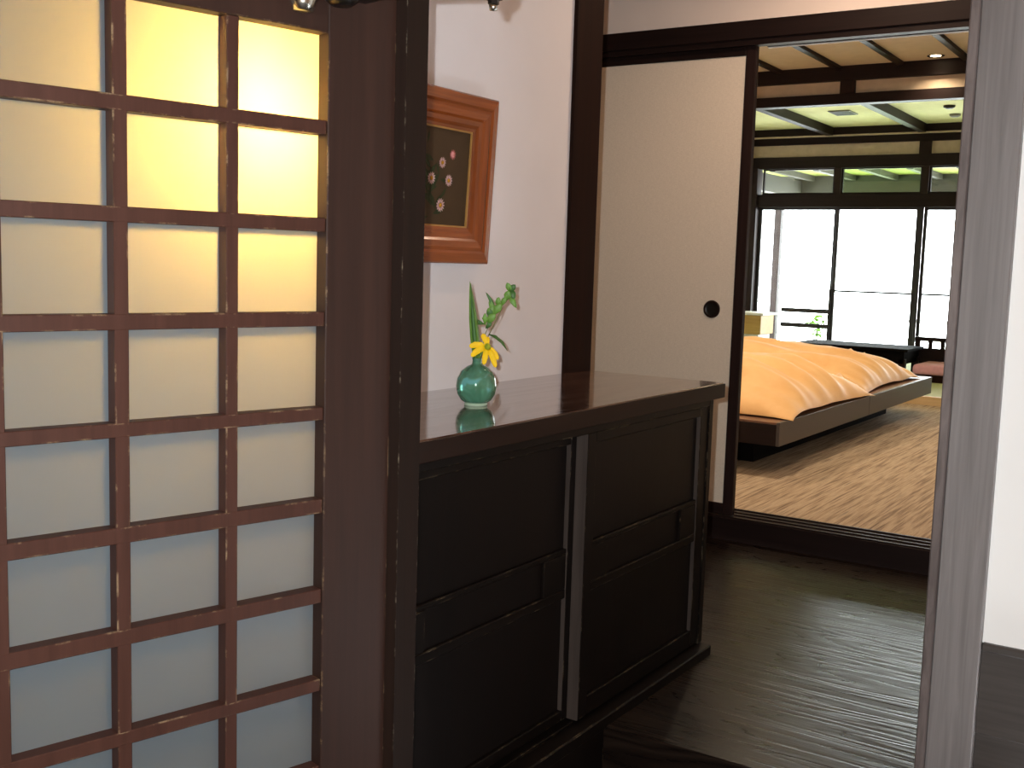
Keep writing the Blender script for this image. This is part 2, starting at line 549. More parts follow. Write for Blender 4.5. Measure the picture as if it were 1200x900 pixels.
# --- end wall of the hall: lintel, sill, sliding door
lt = st(empty('trim_6', (-1.6, YF - .02, 1.96), 'long black-brown lintel beam above the sliding door', 'lintel'), None, None)
box('beam', (-3.2, -.30), (YF - .025, YF + .14), (1.985, 2.055), 'black_wood_x', lt, .002)
box('door_track', (-3.2, -.30), (YF - .015, YF + .03), (1.962, 1.985), 'black_wood_x', lt)
box('track_fin', (-1.648, -.30), (YF + .040, YF + .046), (1.9735, 1.980), 'white_paint', lt)
box('track_fin', (-1.648, -.30), (YF + .128, YF + .134), (1.9735, 1.980), 'white_paint', lt)
box('glare_cover', (-1.648, -.30), (YF + .03, YF + .141), (1.978, 1.987), 'table_black', lt)  # matt black slab added to keep window glare off the beam underside
sl = st(empty('trim_7', (-1.6, YF, 0), 'black-brown raised door sill with two grooves at the bedroom entrance', 'sill'), None, None)
box('sill_board', (-3.2, -.30), (YF - .012, YF + .16), (-.01, .090), 'black_wood_x', sl, .003)
for yy in (YF - .010, YF + .042, YF + .094, YF + .146):
    box('track_rib', (-3.2, -.30), (yy, yy + .012), (.0895, .0955), 'black_wood_x', sl, .001)

fu = st(empty('door_2', (-2.16, YF + .015, ZB), 'beige woven-paper sliding door in a black frame with a round pull', 'door'), None, None)
FX0, FX1 = -2.66, -1.648
box('paper_panel', (FX0 + .04, FX1 - .041), (YF + .012, YF + .030), (.142, 1.929), 'fusuma', fu)
box('stile', (FX1 - .043, FX1), (YF + .005, YF + .036), (.0955, 1.964), 'black_wood_z', fu, .003)
box('stile', (FX0, FX0 + .043), (YF + .005, YF + .036), (.0955, 1.964), 'black_wood_z', fu, .003)
box('bottom_rail', (FX0 + .043, FX1 - .043), (YF + .005, YF + .036), (.0955, .143), 'black_wood_x', fu, .003)
box('top_rail', (FX0 + .043, FX1 - .043), (YF + .005, YF + .036), (1.928, 1.964), 'black_wood_x', fu, .003)
hk = lathe('pull', [(.024, .0), (.026, .003), (.033, .0045), (.036, .002), (.036, -.004), (.0, -.004)], (-1.783, YF + .012, .932), (0, -1, 0), 'black_wood_z', fu, 32, True, False)
lathe('pull_cup', [(.0275, .0036), (.0240, .0014), (.018, .0008), (.0, .0008)], (-1.783, YF + .0115, .932), (0, -1, 0), 'hole', hk, 28, True, False)

# --- entry lattice door (hinged at the post, pushed a little outwards)
ANG = math.radians(14.24)
D = empty('door_1', (-1.2, 1.45, ZG), 'brown wooden lattice door with frosted glass panes, standing slightly open', 'door', 'structure', rotz=-(PI / 2 + ANG), local=True)
LZ = lambda z: z - ZG          # world height -> door height
DW, TH = .935, .040
box('stile', (.0, .131), (-TH, 0), (LZ(-.34), LZ(1.60)), 'door', D, .0015)
box('stile', (.802, DW), (-TH, 0), (LZ(-.34), LZ(1.60)), 'door', D, .0015)
box('top_rail', (.131, .802), (-TH, -.0005), (LZ(1.449), LZ(1.60)), 'door', D, .0015)
box('bottom_rail', (.131, .802), (-TH, -.0005), (LZ(-.34), LZ(-.06)), 'door', D, .0015)
rails = [(1.292, 1.314), (1.138, 1.160), (.986, 1.009), (.832, .853), (.676, .700), (.523, .547), (.370, .391), (.216, .238), (.062, .085)]
munt = [(.285, .305), (.457, .478), (.628, .648)]
fm = .004
for z0, z1 in rails:
    box('rail', (.131, .802), (-TH + .004, -fm), (LZ(z0), LZ(z1)), 'muntin', D, .0012)
for x0, x1 in munt:
    box('muntin', (x0, x1), (-TH + .006, -fm - .0006), (LZ(-.06), LZ(1.449)), 'muntin', D, .0012)
cols = [(.131, .285), (.305, .457), (.478, .628), (.648, .802)]
rows = [(rails[i + 1][1], rails[i][0]) for i in range(len(rails) - 1)]
rows = [(rails[0][1], 1.449)] + rows + [(-.06, rails[-1][0])]
for x0, x1 in cols:
    for z0, z1 in rows:
        pn = box('pane', (x0 - .003, x1 + .003), (-.032, -.029), (LZ(z0) - .003, LZ(z1) + .003), 'frost', D)
        pn.data.materials.append(M['glass'])       # etched room face, clear outer face
        for p_ in pn.data.polygons:
            p_.material_index = 0 if p_.normal.y > .5 else 1
# closer on the top rail
cl = box('door_closer', (.06, .205), (.0, .058), (LZ(1.503), LZ(1.558)), 'dark_metal', D, .008)
lathe('end_cap', [(.0, -.024), (.015, -.024), (.018, -.014), (.021, -.005), (.022, .03), (.0, .03)], (.200, .034, LZ(1.490)), (0, 0, 1), 'metal', cl, 20)
lathe('pivot', [(.0, -.014), (.016, -.014), (.026, -.006), (.026, .012), (.0, .012)], (.130, .032, LZ(1.500)), (0, 0, 1), 'dark_metal', cl, 20)

# closer arm, reaching out from the pivot into the entry and back to the head beam
ea = empty('door_closer_arm', (-.93, 1.34, 1.46), 'dark jointed steel door closer arm with a bolted elbow above the entry', 'door closer arm')
elbow = Vector((-.902, 1.299, 1.468))
piv = Vector((-1.2, 1.45, 0)) + Vector((math.cos(ANG), -math.sin(ANG), 0)) * .034 + Vector((-math.sin(ANG), -math.cos(ANG), 0)) * .130
piv.z = 1.500
bm = bmesh.new()
bm_tube(bm, [piv, elbow + Vector((0, 0, .014))], [.008, .0085], 6)
from_bm('main_arm', bm, 'dark_metal', ea, False)
lathe('elbow_nut', [(.0, -.014), (.008, -.013), (.008, -.007), (.012, -.007), (.0185, .001), (.0185, .026), (.0, .026)], elbow, (0, 0, 1), 'dark_metal', ea, 6, False)
lathe('elbow_bolt', [(.0, -.022), (.0055, -.021), (.0065, -.013), (.0, -.013)], elbow, (0, 0, 1), 'metal', ea, 14)
bm = bmesh.new()
bm_tube(bm, [elbow + Vector((0.006, .006, .006)), elbow + Vector((-.02, .05, .06)), Vector((-1.185, 1.30, 1.66))], .0055, 6)
from_bm('fore_arm', bm, 'metal', ea, False)

# --- porch behind the door, with its lamp
w = st(empty('wall_porch', (-2.55, .6, ZG), 'porch wall with a small opening added for sky light beyond the frosted lattice door', 'wall'), None, None)
PY0, PY1, PZ0, PZ1 = .98, 1.27, .80, 1.08  # opening added to let neutral sky light onto the frosted panes
for (ya, yb, za, zb_) in ((-.6, 1.9, ZG, PZ0), (-.6, 1.9, PZ1, ZC), (-.6, PY0, PZ0, PZ1), (PY1, 1.9, PZ0, PZ1)):
    box('wall_section', (-2.60, -2.50), (ya, yb), (za, zb_), 'porch', w)
portal((-2.52, (PY0 + PY1) / 2, (PZ0 + PZ1) / 2), PY1 - PY0, PZ1 - PZ0, (0, -PI / 2, 0))
w = box('wall_porch_end', (-2.60, -1.30), (1.462 + .06, 1.60), (ZG, ZC), 'porch_bounce')  # unseen wall, coloured pale blue to bounce cooler lamp light onto the panes
st(w, 'unseen porch end wall, paled to bounce cool light, beyond the hinge post', 'wall')
w = box('wall_porch_near', (-2.60, -1.30), (-.7, -.6), (ZG, ZC), 'porch')
st(w, 'porch wall on the latch side of the door', 'wall')
w = box('ceiling_porch', (-2.60, -1.20), (-.7, 1.6), (ZC, ZC + .1), 'porch')
st(w, 'porch ceiling beyond the lattice door', 'ceiling')
LP = Vector((-1.2, 1.45, 0)) + Vector((-math.sin(ANG), -math.cos(ANG), 0)) * .225 - Vector((math.cos(ANG), -math.sin(ANG), 0)) * .165
LP.z = 1.325
pl = empty('porch_lamp', (LP.x, LP.y, LP.z), 'warm glowing globe lamp hanging behind the frosted door panes', 'lamp')
rg = .045
lathe('globe', [(0.0, -rg)] + [(rg * math.sin(PI * k / 10), -rg * math.cos(PI * k / 10)) for k in range(1, 10)] + [(0.0, rg)], LP, (0, 0, 1), 'globe_glow', pl, 20, True, False)
lathe('socket', [(.0, .040), (.018, .040), (.02, .075), (.008, .085), (.0, .085)], LP, (0, 0, 1), 'dark_metal', pl, 16)
tube('cord', [LP + Vector((0, 0, .08)), Vector((LP.x, LP.y, ZC))], .004, 'dark_metal', pl, 6)

# ================================================================== SHOE CABINET
CX = -1.19            # front of the counter
cab = empty('shoe_cabinet', (-1.42, 2.2, 0), 'long dark wooden shoe cabinet with two sliding doors under the flower vase', 'cabinet')
M['counter_edge'] = wood('counter_edge_wood', srgb(24, 14, 11), srgb(38, 23, 17), 'y', .4, .15, 50, 22, .1)
ct = box('counter_top', (-1.640, CX), (1.505, 2.905), (.737, .7788), 'counter', cab, .0025)
box('counter_edge', (CX - .002, CX + .004), (1.512, 2.906), (.7372, .7765), 'counter_edge', ct, .001)
box('body', (-1.640, -1.264), (1.515, 2.866), (ZG, .737), 'black_wood_y', cab)
box('end_stile', (-1.265, -1.204), (2.846, 2.872), (.03, .737), 'cab_z', cab, .002)
box('top_rail', (-1.265, -1.204), (1.515, 2.846), (.716, .737), 'cab_y', cab, .0015)
box('bottom_track', (-1.265, -1.174), (1.515, 2.872), (-.004, .028), 'cab_y', cab, .003)
box('track_rib', (-1.222, -1.216), (1.515, 2.160), (.027, .034), 'cab_y', cab, .001)
box('plinth', (-1.265, -1.180), (1.515, 2.249), (ZG, -.004), 'cab_y', cab, .002)

M['lit_edge'] = wood('flash_lit_door_edge_wood', srgb(46, 39, 36), srgb(72, 63, 58), 'z', .5, .3, 60, 14, .1)  # paler wood paints the flash light on door edges facing the entry
def cab_door(y0, y1, xf, sl_, sr, zr, zbot, band, pull):
    """sliding door: stiles, rails, recessed panels, middle band with a sunken pull"""
    d = box('door', (xf - .024, xf - .011), (y0 + .006, y1 - .006), (.04, .71), 'cab_z', cab)
    box('stile', (xf - .024, xf), (y0, y0 + sl_), (.034, .716), 'cab_z', d, .002)
    box('stile', (xf - .024, xf), (y1 - sr, y1), (.034, .716), 'cab_z', d, .002)
    a, b = y0 + sl_, y1 - sr
    box('rail', (xf - .024, xf - .0008), (a, b), (zr, .716), 'cab_y', d, .002)
    box('rail', (xf - .024, xf - .0008), (a, b), (.034, zbot), 'cab_y', d, .002)
    box('edge_strip', (xf - .012, xf - .0005), (b - .0012, b), (zbot, zr), 'lit_edge', d)
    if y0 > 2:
        box('edge_strip', (xf - .030, xf - .001), (y0 - .0012, y0), (.034, .716), 'lit_edge', d)
    z0, z1 = band
    p0, p1 = pull
    box('band', (xf - .024, xf - .002), (a, b), (z1, z1 + .012), 'cab_y', d, .002)
    box('band', (xf - .024, xf - .002), (a, b), (z0 - .022, z0), 'cab_y', d, .002)
    box('band', (xf - .024, xf - .0025), (a, p0), (z0, z1), 'cab_y', d, .002)
    box('band', (xf - .024, xf - .0025), (p1, b), (z0, z1), 'cab_y', d, .002)
cab_door(1.505, 2.205, -1.238, .05, .063, .690, .060, (.352, .436), (1.616, 2.047))
cab_door(2.167, 2.846, -1.208, .040, .049, .690, .082, (.360, .446), (2.285, 2.700))

# ================================================================== VASE AND FLOWERS
VB = Vector((-1.401, 1.992, .7788))
vs = empty('bud_vase', VB, 'small round green glass bud vase standing on the cabinet top', 'vase')
prof = [(.0, .004), (.024, .005), (.034, .012), (.042, .025), (.0455, .042), (.043, .060), (.035, .076), (.022, .087), (.0125, .091),
        (.0105, .094), (.010, .101), (.0115, .106), (.009, .106), (.008, .094), (.0105, .088), (.020, .083)]
lathe('body', prof, VB, (0, 0, 1), 'vase', vs, 40, True, False)
lathe('foot', [(.0, .0), (.0255, .0), (.0265, .003), (.024, .007), (.0, .007)], VB, (0, 0, 1), 'vase_foot', vs, 36)
ER = Vector((math.cos(YAW), -math.sin(YAW), 0))      # sideways direction along the counter as the bouquet was arranged
EF = Vector((math.sin(YAW), math.cos(YAW), 0))
PX = 1 / 523.0
def V(px, py, dep=0.0):
    """bouquet sketch: px, py in the photograph's pixels around the vase mouth, dep in metres away from the viewer"""
    return VB + Vector((0, 0, .104)) + ER * ((px - 558.0) * PX) + Vector((0, 0, (425 - py) * PX)) + EF * dep

def bm_leaf(bm, pts, widths, side, cup=.15):
    """leaf blade along pts; side = width direction"""
    side = Vector(side).normalized()
    rows = []
    n = len(pts)
    for i, p in enumerate(pts):
        d = (pts[min(i + 1, n - 1)] - pts[max(i - 1, 0)]).normalized()
        s = (side - d * side.dot(d)).normalized()
        nn = d.cross(s)
        wv = widths[i]
        rows.append([bm.verts.new(p - s * wv + nn * wv * cup), bm.verts.new(p - nn * wv * cup), bm.verts.new(p + s * wv + nn * wv * cup)])
    for a, b in zip(rows, rows[1:]):
        bm.faces.new((a[0], a[1], b[1], b[0]))
        bm.faces.new((a[1], a[2], b[2], b[1]))
def solid(bm, th=.0006):
    bmesh.ops.remove_doubles(bm, verts=bm.verts, dist=1e-6)
    bmesh.ops.recalc_face_normals(bm, faces=bm.faces)
    bmesh.ops.solidify(bm, geom=list(bm.faces), thickness=th)

# tall blade
bl = empty('grass_blade', V(557, 424), 'tall pointed green blade leaf standing in the bud vase', 'leaf')
bm = bmesh.new()
P = [V(558, 442), V(557, 422), V(555, 400), V(552.5, 378), V(550, 357), V(547.3, 336)]
bm_leaf(bm, P, [.004, .008, .0105, .0092, .0055, .0003], ER + EF * .3, .25)
solid(bm)
from_bm('blade', bm, 'leaf', bl, True)
bm = bmesh.new()
P = [V(557, 440, -.004), V(556, 420, -.004), V(554, 398, -.006), V(551.5, 374, -.006), V(548.5, 338, -.004)]
bm_leaf(bm, P, [.002, .004, .005, .004, .0003], ER - EF * .4, .3)
solid(bm)
from_bm('blade', bm, 'leaf_dark', bl, True)

# yellow flower
yf = empty('yellow_flower', V(565, 424), 'yellow flower with drooping petals in the mouth of the vase', 'flower')
FC = V(570, 410, -.022)
tube('stem', [V(558, 440), V(560, 424, -.004), V(565, 414, -.012), FC + Vector((0, 0, -.001)) + EF * .004], .0016, 'leaf', yf)
bm = bmesh.new()
bm_ring(bm, [(.0, -.003), (.006, -.002), (.0078, .002), (.006, .006), (.0, .0075)], FC, -EF + ER * .3 + Vector((0, 0, .35)), 16, False)
from_bm('flower_centre', bm, 'flower_eye', yf, True)
for (tx, ty, wd_, dep) in ((549, 410, .0055, -.026), (551.5, 421, .0056, -.034), (566.5, 430, .0052, -.036), (580.5, 433, .0052, -.034), (583, 424, .0046, -.026), (563, 396, .0048, -.016), (569, 399, .0042, -.012)):
    tip = V(tx, ty, dep)
    bm = bmesh.new()
    mid1 = FC.lerp(tip, .35) + Vector((0, 0, .004))
    mid2 = FC.lerp(tip, .7) + Vector((0, 0, .004))
    bm_leaf(bm, [FC.lerp(tip, .1), mid1, mid2, tip.lerp(mid2, .25), tip], [.003, wd_ * 1.2, wd_ * 1.25, wd_ * .9, .001], (tip - FC).cross(EF), .22)
    solid(bm)
    from_bm('petal', bm, 'petal', yf, True)

# leafy sprig
sp = empty('leafy_sprig', V(560, 424), 'leafy green sprig with two thin stems leaning out of the vase', 'sprig')
bm = bmesh.new()
S1 = [V(559, 440), V(562, 420, .006), V(566, 398, .012), V(573, 380, .016), V(583, 366, .02), V(590, 358, .02), V(594, 347, .018)]
bm_tube(bm, S1, [.0012, .0012, .0012, .0011, .001, .0009, .0007], 6)
from_bm('stem', bm, 'stem', sp, True)
bm = bmesh.new()
S2 = [V(559, 440), V(564, 418, .01), V(571, 397, .012), V(580, 378, .012), V(586, 364, .016)]
bm_tube(bm, S2, [.0012, .0012, .0011, .001, .0008], 6)
from_bm('stem', bm, 'stem', sp, True)
for (ax, ay, bx_, by_, wd_, mt) in ((565, 385, 549, 382, .0042, 'leaf_dark'), (566, 386, 565.5, 372, .0040, 'leaf'), (569, 384, 578, 372, .0066, 'leaf'),
        (573, 378, 569, 366, .0055, 'leaf_dark'), (575, 374, 585, 360, .0066, 'leaf'), (578, 368, 566, 348, .0030, 'leaf_dark'), (580, 364, 581, 353, .0046, 'leaf'),
        (570, 378, 575, 362, .0060, 'leaf'), (590, 357, 592.5, 345, .0060, 'leaf'), (594, 347, 590, 336, .0050, 'leaf'), (594, 347, 600, 338, .0052, 'leaf_dark'),
        (584, 363, 590, 352, .0040, 'leaf'), (571, 382, 562, 378, .0040, 'leaf'), (576, 371, 570, 357, .0044, 'leaf'), (567, 390, 574, 383, .0040, 'leaf_dark'), (593, 352, 602, 365, .0048, 'leaf'), (596, 344, 599, 356, .0048, 'leaf_dark'), (592, 356, 588, 350, .0042, 'leaf')):
    a, b = V(ax, ay, .014), V(bx_, by_, .010)
    m_ = a.lerp(b, .5) + Vector((0, 0, .002)) - EF * .004
    bm = bmesh.new()
    bm_leaf(bm, [a, a.lerp(m_, .6), m_, m_.lerp(b, .6), b], [.0008, wd_ * 1.1, wd_ * 1.35, wd_ * .85, .0003], (b - a).cross(EF) + EF * .002, .2)
    solid(bm)
    from_bm('leaf', bm, mt, sp, True)
bm = bmesh.new()
bm_leaf(bm, [V(571, 397, .01), V(578, 399, .004), V(586, 405, .0), V(593, 415, .0)], [.001, .0042, .0045, .0004], ER * .3 + EF + Vector((0, 0, .9)), .2)
solid(bm)
from_bm('leaf', bm, 'leaf_dark', sp, True)

# ================================================================== PICTURE
TILT = math.radians(3.0)
PH = .4075
PB = Vector((-1.628, 2.12, 1.092))
pic = empty('framed_picture', PB, 'square amber wood frame with pressed pink daisies hanging on the alcove wall', 'picture', local=True)
pic.rotation_euler = (0, TILT, 0)       # top leans out into the room
# local frame: x out of the wall, y along the wall, z up
py0, py1 = -.207, .203
prof = [(0, .0), (0, .018), (.004, .022), (.026, .0255), (.032, .0220), (.040, .0240), (.055, .0215), (.061, .0165), (.072, .0155), (.080, .0110), (.087, .0100), (.087, .0)]
def moulding(side):
    bm = bmesh.new()
    L0, L1 = [], []
    for wv, dep in prof:
        if side == 'r':
            a, b = (dep, py1 - wv, wv), (dep, py1 - wv, PH - wv)
        elif side == 'l':
            a, b = (dep, py0 + wv, PH - wv), (dep, py0 + wv, wv)
        elif side == 't':
            a, b = (dep, py1 - wv, PH - wv), (dep, py0 + wv, PH - wv)
        else:
            a, b = (dep, py0 + wv, wv), (dep, py1 - wv, wv)
        L0.append(bm.verts.new(a))
        L1.append(bm.verts.new(b))
    n = len(prof)
    for i in range(n):
        j = (i + 1) % n
        bm.faces.new((L0[i], L0[j], L1[j], L1[i]))
    bm.faces.new(L0[::-1])
    bm.faces.new(L1)
    return from_bm('moulding', bm, 'frame' if side in 'lr' else 'frame_y', pic)
for s_ in 'rltb':
    moulding(s_)
iy0, iy1, iz0, iz1 = py0 + .087, py1 - .087, .087, PH - .087
for (ya, yb, za, zb_) in ((iy1 - .004, iy1 + .001, iz0, iz1), (iy0 - .001, iy0 + .004, iz0, iz1), (iy0, iy1, iz1 - .004, iz1 + .001), (iy0, iy1, iz0 - .001, iz0 + .004)):
    box('gilt_slip', (.002, .0080), (ya, yb), (za, zb_), 'gilt', pic)
art = box('art_panel', (.001, .004), (iy0, iy1), (iz0, iz1), 'art', pic)
def daisy(yy, zz, rad, bud=False):
    c = Vector((.0052, yy, zz))
    bm = bmesh.new()
    n = 13
    for k in range(n):
        a = 2 * PI * k / n
        e = Vector((0, math.cos(a), math.sin(a)))
        q = Vector((0, -math.sin(a), math.cos(a)))
        pts = [c + e * rad * .25, c + e * rad * .62 + q * rad * .17, c + e * rad + q * rad * .05 + Vector((.0008, 0, 0)), c + e * rad - q * rad * .05 + Vector((.0008, 0, 0)), c + e * rad * .62 - q * rad * .17]
        f0 = [bm.verts.new(p + Vector((.0004 * (k % 2), 0, 0))) for p in pts]
        bm.faces.new(f0)
    bmesh.ops.solidify(bm, geom=list(bm.faces), thickness=.0005)
    o = from_bm('daisy', bm, 'daisy_bud' if bud else 'daisy_petal', pic)
    bm = bmesh.new()
    bm_ring(bm, [(rad * (.55 if bud else .33), 0), (rad * (.45 if bud else .28), .0018), (.0, .0026)], c + Vector((.0006, 0, 0)), (1, 0, 0), 12, False)
    from_bm('daisy_eye', bm, 'daisy_bud' if bud else 'daisy_eye', o, True)
for (yy, zz, rad, bud) in ((2.077, 1.290, .0150, 0), (2.116, 1.329, .0135, 0), (2.155, 1.351, .0125, 1), (2.145, 1.289, .0145, 0), (2.118, 1.229, .0165, 0)):
    daisy(yy - PB.y + .008, (zz - PB.z) / math.cos(TILT), rad, bool(bud))
for k in range(34):      # pressed leaves and stalks under the daisies
    a = random.uniform(0, 2 * PI)
    cy_, cz_ = 2.085 + random.gauss(0, .028) - PB.y, 1.262 + random.gauss(0, .045) - PB.z
    if cy_ > iy1 - .02 or cz_ < iz0 + .015 or cz_ > iz1 - .02:
        continue
    L = random.uniform(.012, .026)
    e = Vector((0, math.cos(a), math.sin(a)))
    c = Vector((.0043, cy_, cz_))
    bm = bmesh.new()
    bm_leaf(bm, [c - e * L, c - e * L * .3, c + e * L * .3, c + e * L], [.0006, L * .28, L * .24, .0003], (0, -e.z, e.y), .05)
    solid(bm, .0004)
    from_bm('pressed_leaf', bm, 'art_leaf', pic)

# ================================================================== BEDROOM
XL, XR = -4.95, .9
w = box('floor_3', (XL, XR), (YF + .155, Y1), (ZB - .1, ZB), 'carpet')
st(w, 'bedroom carpet with brown and beige streaks', 'floor')
w = box('wall_bedroom_left', (XL - .1, XL), (YF + .1, Y3 + .1), (-.1, CE), 'plaster_warm')
st(w, 'pale side wall beyond the bed', 'wall')
w = box('wall_bedroom_right', (XR, XR + .1), (YF + .1, Y3 + .1), (-.1, CE), 'plaster_warm')
st(w, 'pale bedroom side wall out of view on the right', 'wall')
w = box('wall_bedroom_near', (XL, -3.2), (YF + .02, YF + .12), (-.1, CE), 'plaster_warm')
st(w, 'bedroom wall beside the sliding door', 'wall')
w = box('wall_bedroom_corner', (-.30, XR), (YF + .02, YF + .12), (-.1, CE), 'plaster_warm')
st(w, 'bedroom wall on the other side of the entrance', 'wall')
cl1 = st(empty('ceiling_2', (-2, 6.4, CE), 'cream bedroom ceiling with dark ribs', 'ceiling'), None, None)
box('ceiling_board', (XL, XR), (YF + .1, Y1), (CE, CE + .08), 'ceil_cream', cl1)
x = -3.245 - .475 * 3
while x < XR:
    box('rib', (x - .024, x + .024), (YF + .12, Y1 - .05), (CE - .028, CE), 'black_wood_y', cl1, .002)
    x += .475
# header between the two rooms
h1 = st(empty('trim_8', (-2, Y1, 2.4), 'black-brown header with a beige frieze between bedroom and window room', 'beam'), None, None)
box('upper_beam', (XL, XR), (Y1 - .06, Y1 + .06), (2.583, CE), 'black_wood_x', h1, .003)
box('frieze', (XL, XR), (Y1 - .015, Y1 + .015), (2.482, 2.583), 'strip', h1)
box('lintel', (XL, XR), (Y1 - .055, Y1 + .055), (2.405, 2.484), 'black_wood_x', h1, .003)
for xx in (-4.55, -2.752, -.95, .85):
    box('short_post', (xx, xx + .116), (Y1 - .05, Y1 + .05), (2.484, 2.583), 'black_wood_z', h1, .002)
# raised floor of the window room
rf = st(empty('floor_4', (-2, 10.6, ZT), 'straw coloured tatami floor of the window room behind a pale step', 'floor'), None, None)
box('step_board', (XL, XR), (Y1, Y1 + .05), (-.05, ZT - .001), 'light_wood', rf, .003)
x = XL
while x < XR - .1:
    for k, yy in enumerate((Y1 + .05, Y1 + .05 + 1.83)):
        box('tatami_mat', (x + .002, min(x + .91, XR) - .002), (yy + .002, min(yy + 1.83, Y3 - .06) - .002), (-.05, ZT), 'tatami', rf, .002)
    x += .91
c2 = st(empty('ceiling_3', (-2, 10.6, CE), 'ceiling with green bounce light painted in and deep dark beams in the window room', 'ceiling'), None, None)
box('ceiling_board', (XL, XR), (Y1, Y3 + .1), (CE, CE + .08), 'ceil_green', c2)
for xx in (-4.96, -3.965, -2.965, -1.965, -.965, .035):
    box('beam', (xx - .05, xx + .03), (Y1 + .06, Y3 - .10), (2.605, CE), 'black_wood_y', c2, .002)
w = st(empty('ceiling_vent', (-3.48, 11.25, CE), 'square grey air vent in the window room ceiling', 'vent'), None, None)
box('frame', (-3.60, -3.38), (11.10, 11.40), (CE - .012, CE), 'vent', w, .003)
for k in range(5):
    box('slat', (-3.585, -3.395), (11.125 + k * .055, 11.135 + k * .055 + .022), (CE - .016, CE - .011), 'hole', w)
w['kind'] = 'thing'
for xx, yy in ((-2.45, 11.15), (-2.52, 11.75)):
    sd = lathe('smoke_detector', [(.0, -.030), (.03, -.030), (.052, -.018), (.055, .0), (.0, .0)], (xx, yy, CE), (0, 0, 1), 'vent' if yy > 11.3 else 'dark_metal', None, 20)
    tag(sd, 'dark round ceiling fitting just behind the header in the window room' if yy < 11.3 else 'grey round ceiling fitting near the window transom', 'ceiling fitting')

def downlight(name, x, y, z, lab, watts, col, spot=2.3):
    e = empty(name, (x, y, z), lab, 'downlight')
    lathe('trim_ring', [(.058, -.004), (.062, -.002), (.062, .0), (.036, .0), (.036, -.002)], (x, y, z - .001), (0, 0, 1), 'dark_metal', e, 28, True, False)
    lathe('lens', [(.0, .0), (.037, .0), (.037, -.0015), (.0, -.0015)], (x, y, z - .0012), (0, 0, 1), 'lamp_glow', e, 24, True, True)
    light(name + '_light', 'SPOT', (x, y, z - .012), watts, col, spot_size=spot, spot_blend=.8, shadow_soft_size=.035)
WARM = (1.0, .78, .54)
downlight('downlight', -2.01, 8.60, CE, 'small lit recessed ceiling lamp in the bedroom near the header', 18, WARM, 2.2)
for x_, y_, la in ((-3.46, 7.60, 'added unseen ceiling lamp over the far bed head'), (-2.01, 5.6, 'added unseen ceiling lamp over the near bed foot'), (-3.46, 5.6, 'added unseen ceiling lamp over the near bed head'), (-.58, 7.0, 'added unseen ceiling lamp over the open carpet')):
    downlight('downlight', x_, y_, CE, la, 44 if x_ > -1 else 62, WARM, 2.4)  # these unseen lamps are added to warm the bed and carpet
downlight('downlight', -1.15, 3.50, ZC, 'recessed warm lamp in the hall ceiling before the sliding door', 34, (1.0, .68, .47), 3.05)

# --- window wall
ww = st(empty('wall_window', (-2.2, Y3, ZT), 'dark timber window wall with beige frieze and transom lights', 'wall'), None, None)
box('front_beam', (XL, XR), (Y3 - .12, Y3 - .02), (2.612, CE), 'black_wood_x', ww, .002)
box('ledge', (XL, XR), (Y3 - .125, Y3 - .02), (2.600, 2.612), 'strip', ww)
box('upper_beam', (XL, XR), (Y3 - .05, Y3 + .06), (2.523, 2.600), 'black_wood_x', ww, .002)
box('frieze', (XL, XR), (Y3 - .01, Y3 + .02), (2.385, 2.523), 'strip', ww)
box('lintel', (XL, XR), (Y3 - .05, Y3 + .06), (2.255, 2.387), 'black_wood_x', ww, .002)
box('lintel', (XL, XR), (Y3 - .05, Y3 + .06), (1.820, 1.963), 'black_wood_x', ww, .002)
box('sill', (XL, XR), (Y3 - .06, Y3 + .08), (-.05, .175), 'black_wood_x', ww, .002)
box('jamb', (XL, -4.80), (Y3 - .10, Y3 + .06), (ZT, 2.26), 'black_wood_z', ww, .004)
for xx in (-3.014, -1.21, .59):
    box('short_post', (xx, xx + .124), (Y3 - .045, Y3 + .04), (2.387, 2.523), 'black_wood_z', ww, .002)
trx = [-4.80, -3.880, -2.930, -1.98, -1.03]
box('blank_wall', (-1.03, XR), (Y3 - .05, Y3 + .06), (.17, 2.30), 'plaster_warm', ww)
for i, xx in enumerate(trx[1:-1]):
    box('transom_post', (xx - .038, xx + .038), (Y3 - .05, Y3 + .05), (1.963, 2.255), 'black_wood_z', ww, .002)
for i in range(len(trx) - 1):
    a, b = trx[i] + .038, trx[i + 1] - .038
    w_ = st(empty('window_%d' % (i + 1), ((a + b) / 2, Y3, 1.963), '', 'window'), None, None)
    w_['label'] = ['narrow transom light above the window beside the white-topped chest', 'green tinted transom light above the middle glass door', 'transom light above the glass door behind the slatted chair',
                   'transom light above the fourth glass door', 'transom light above the fifth glass door', 'transom light above the last glass door'][i]
    for (xa, xb, za, zb_) in ((a, b, 1.963, 1.983), (a, b, 2.240, 2.255), (a, a + .018, 1.983, 2.240), (b - .018, b, 1.983, 2.240)):
        box('frame', (xa, xb), (Y3 - .015, Y3 + .02), (za, zb_), 'black_wood_x', w_)
    box('pane', (a + .015, b - .015), (Y3 + .0, Y3 + .004), (1.98, 2.243), 'glass_green' if i % 2 else 'glass', w_)
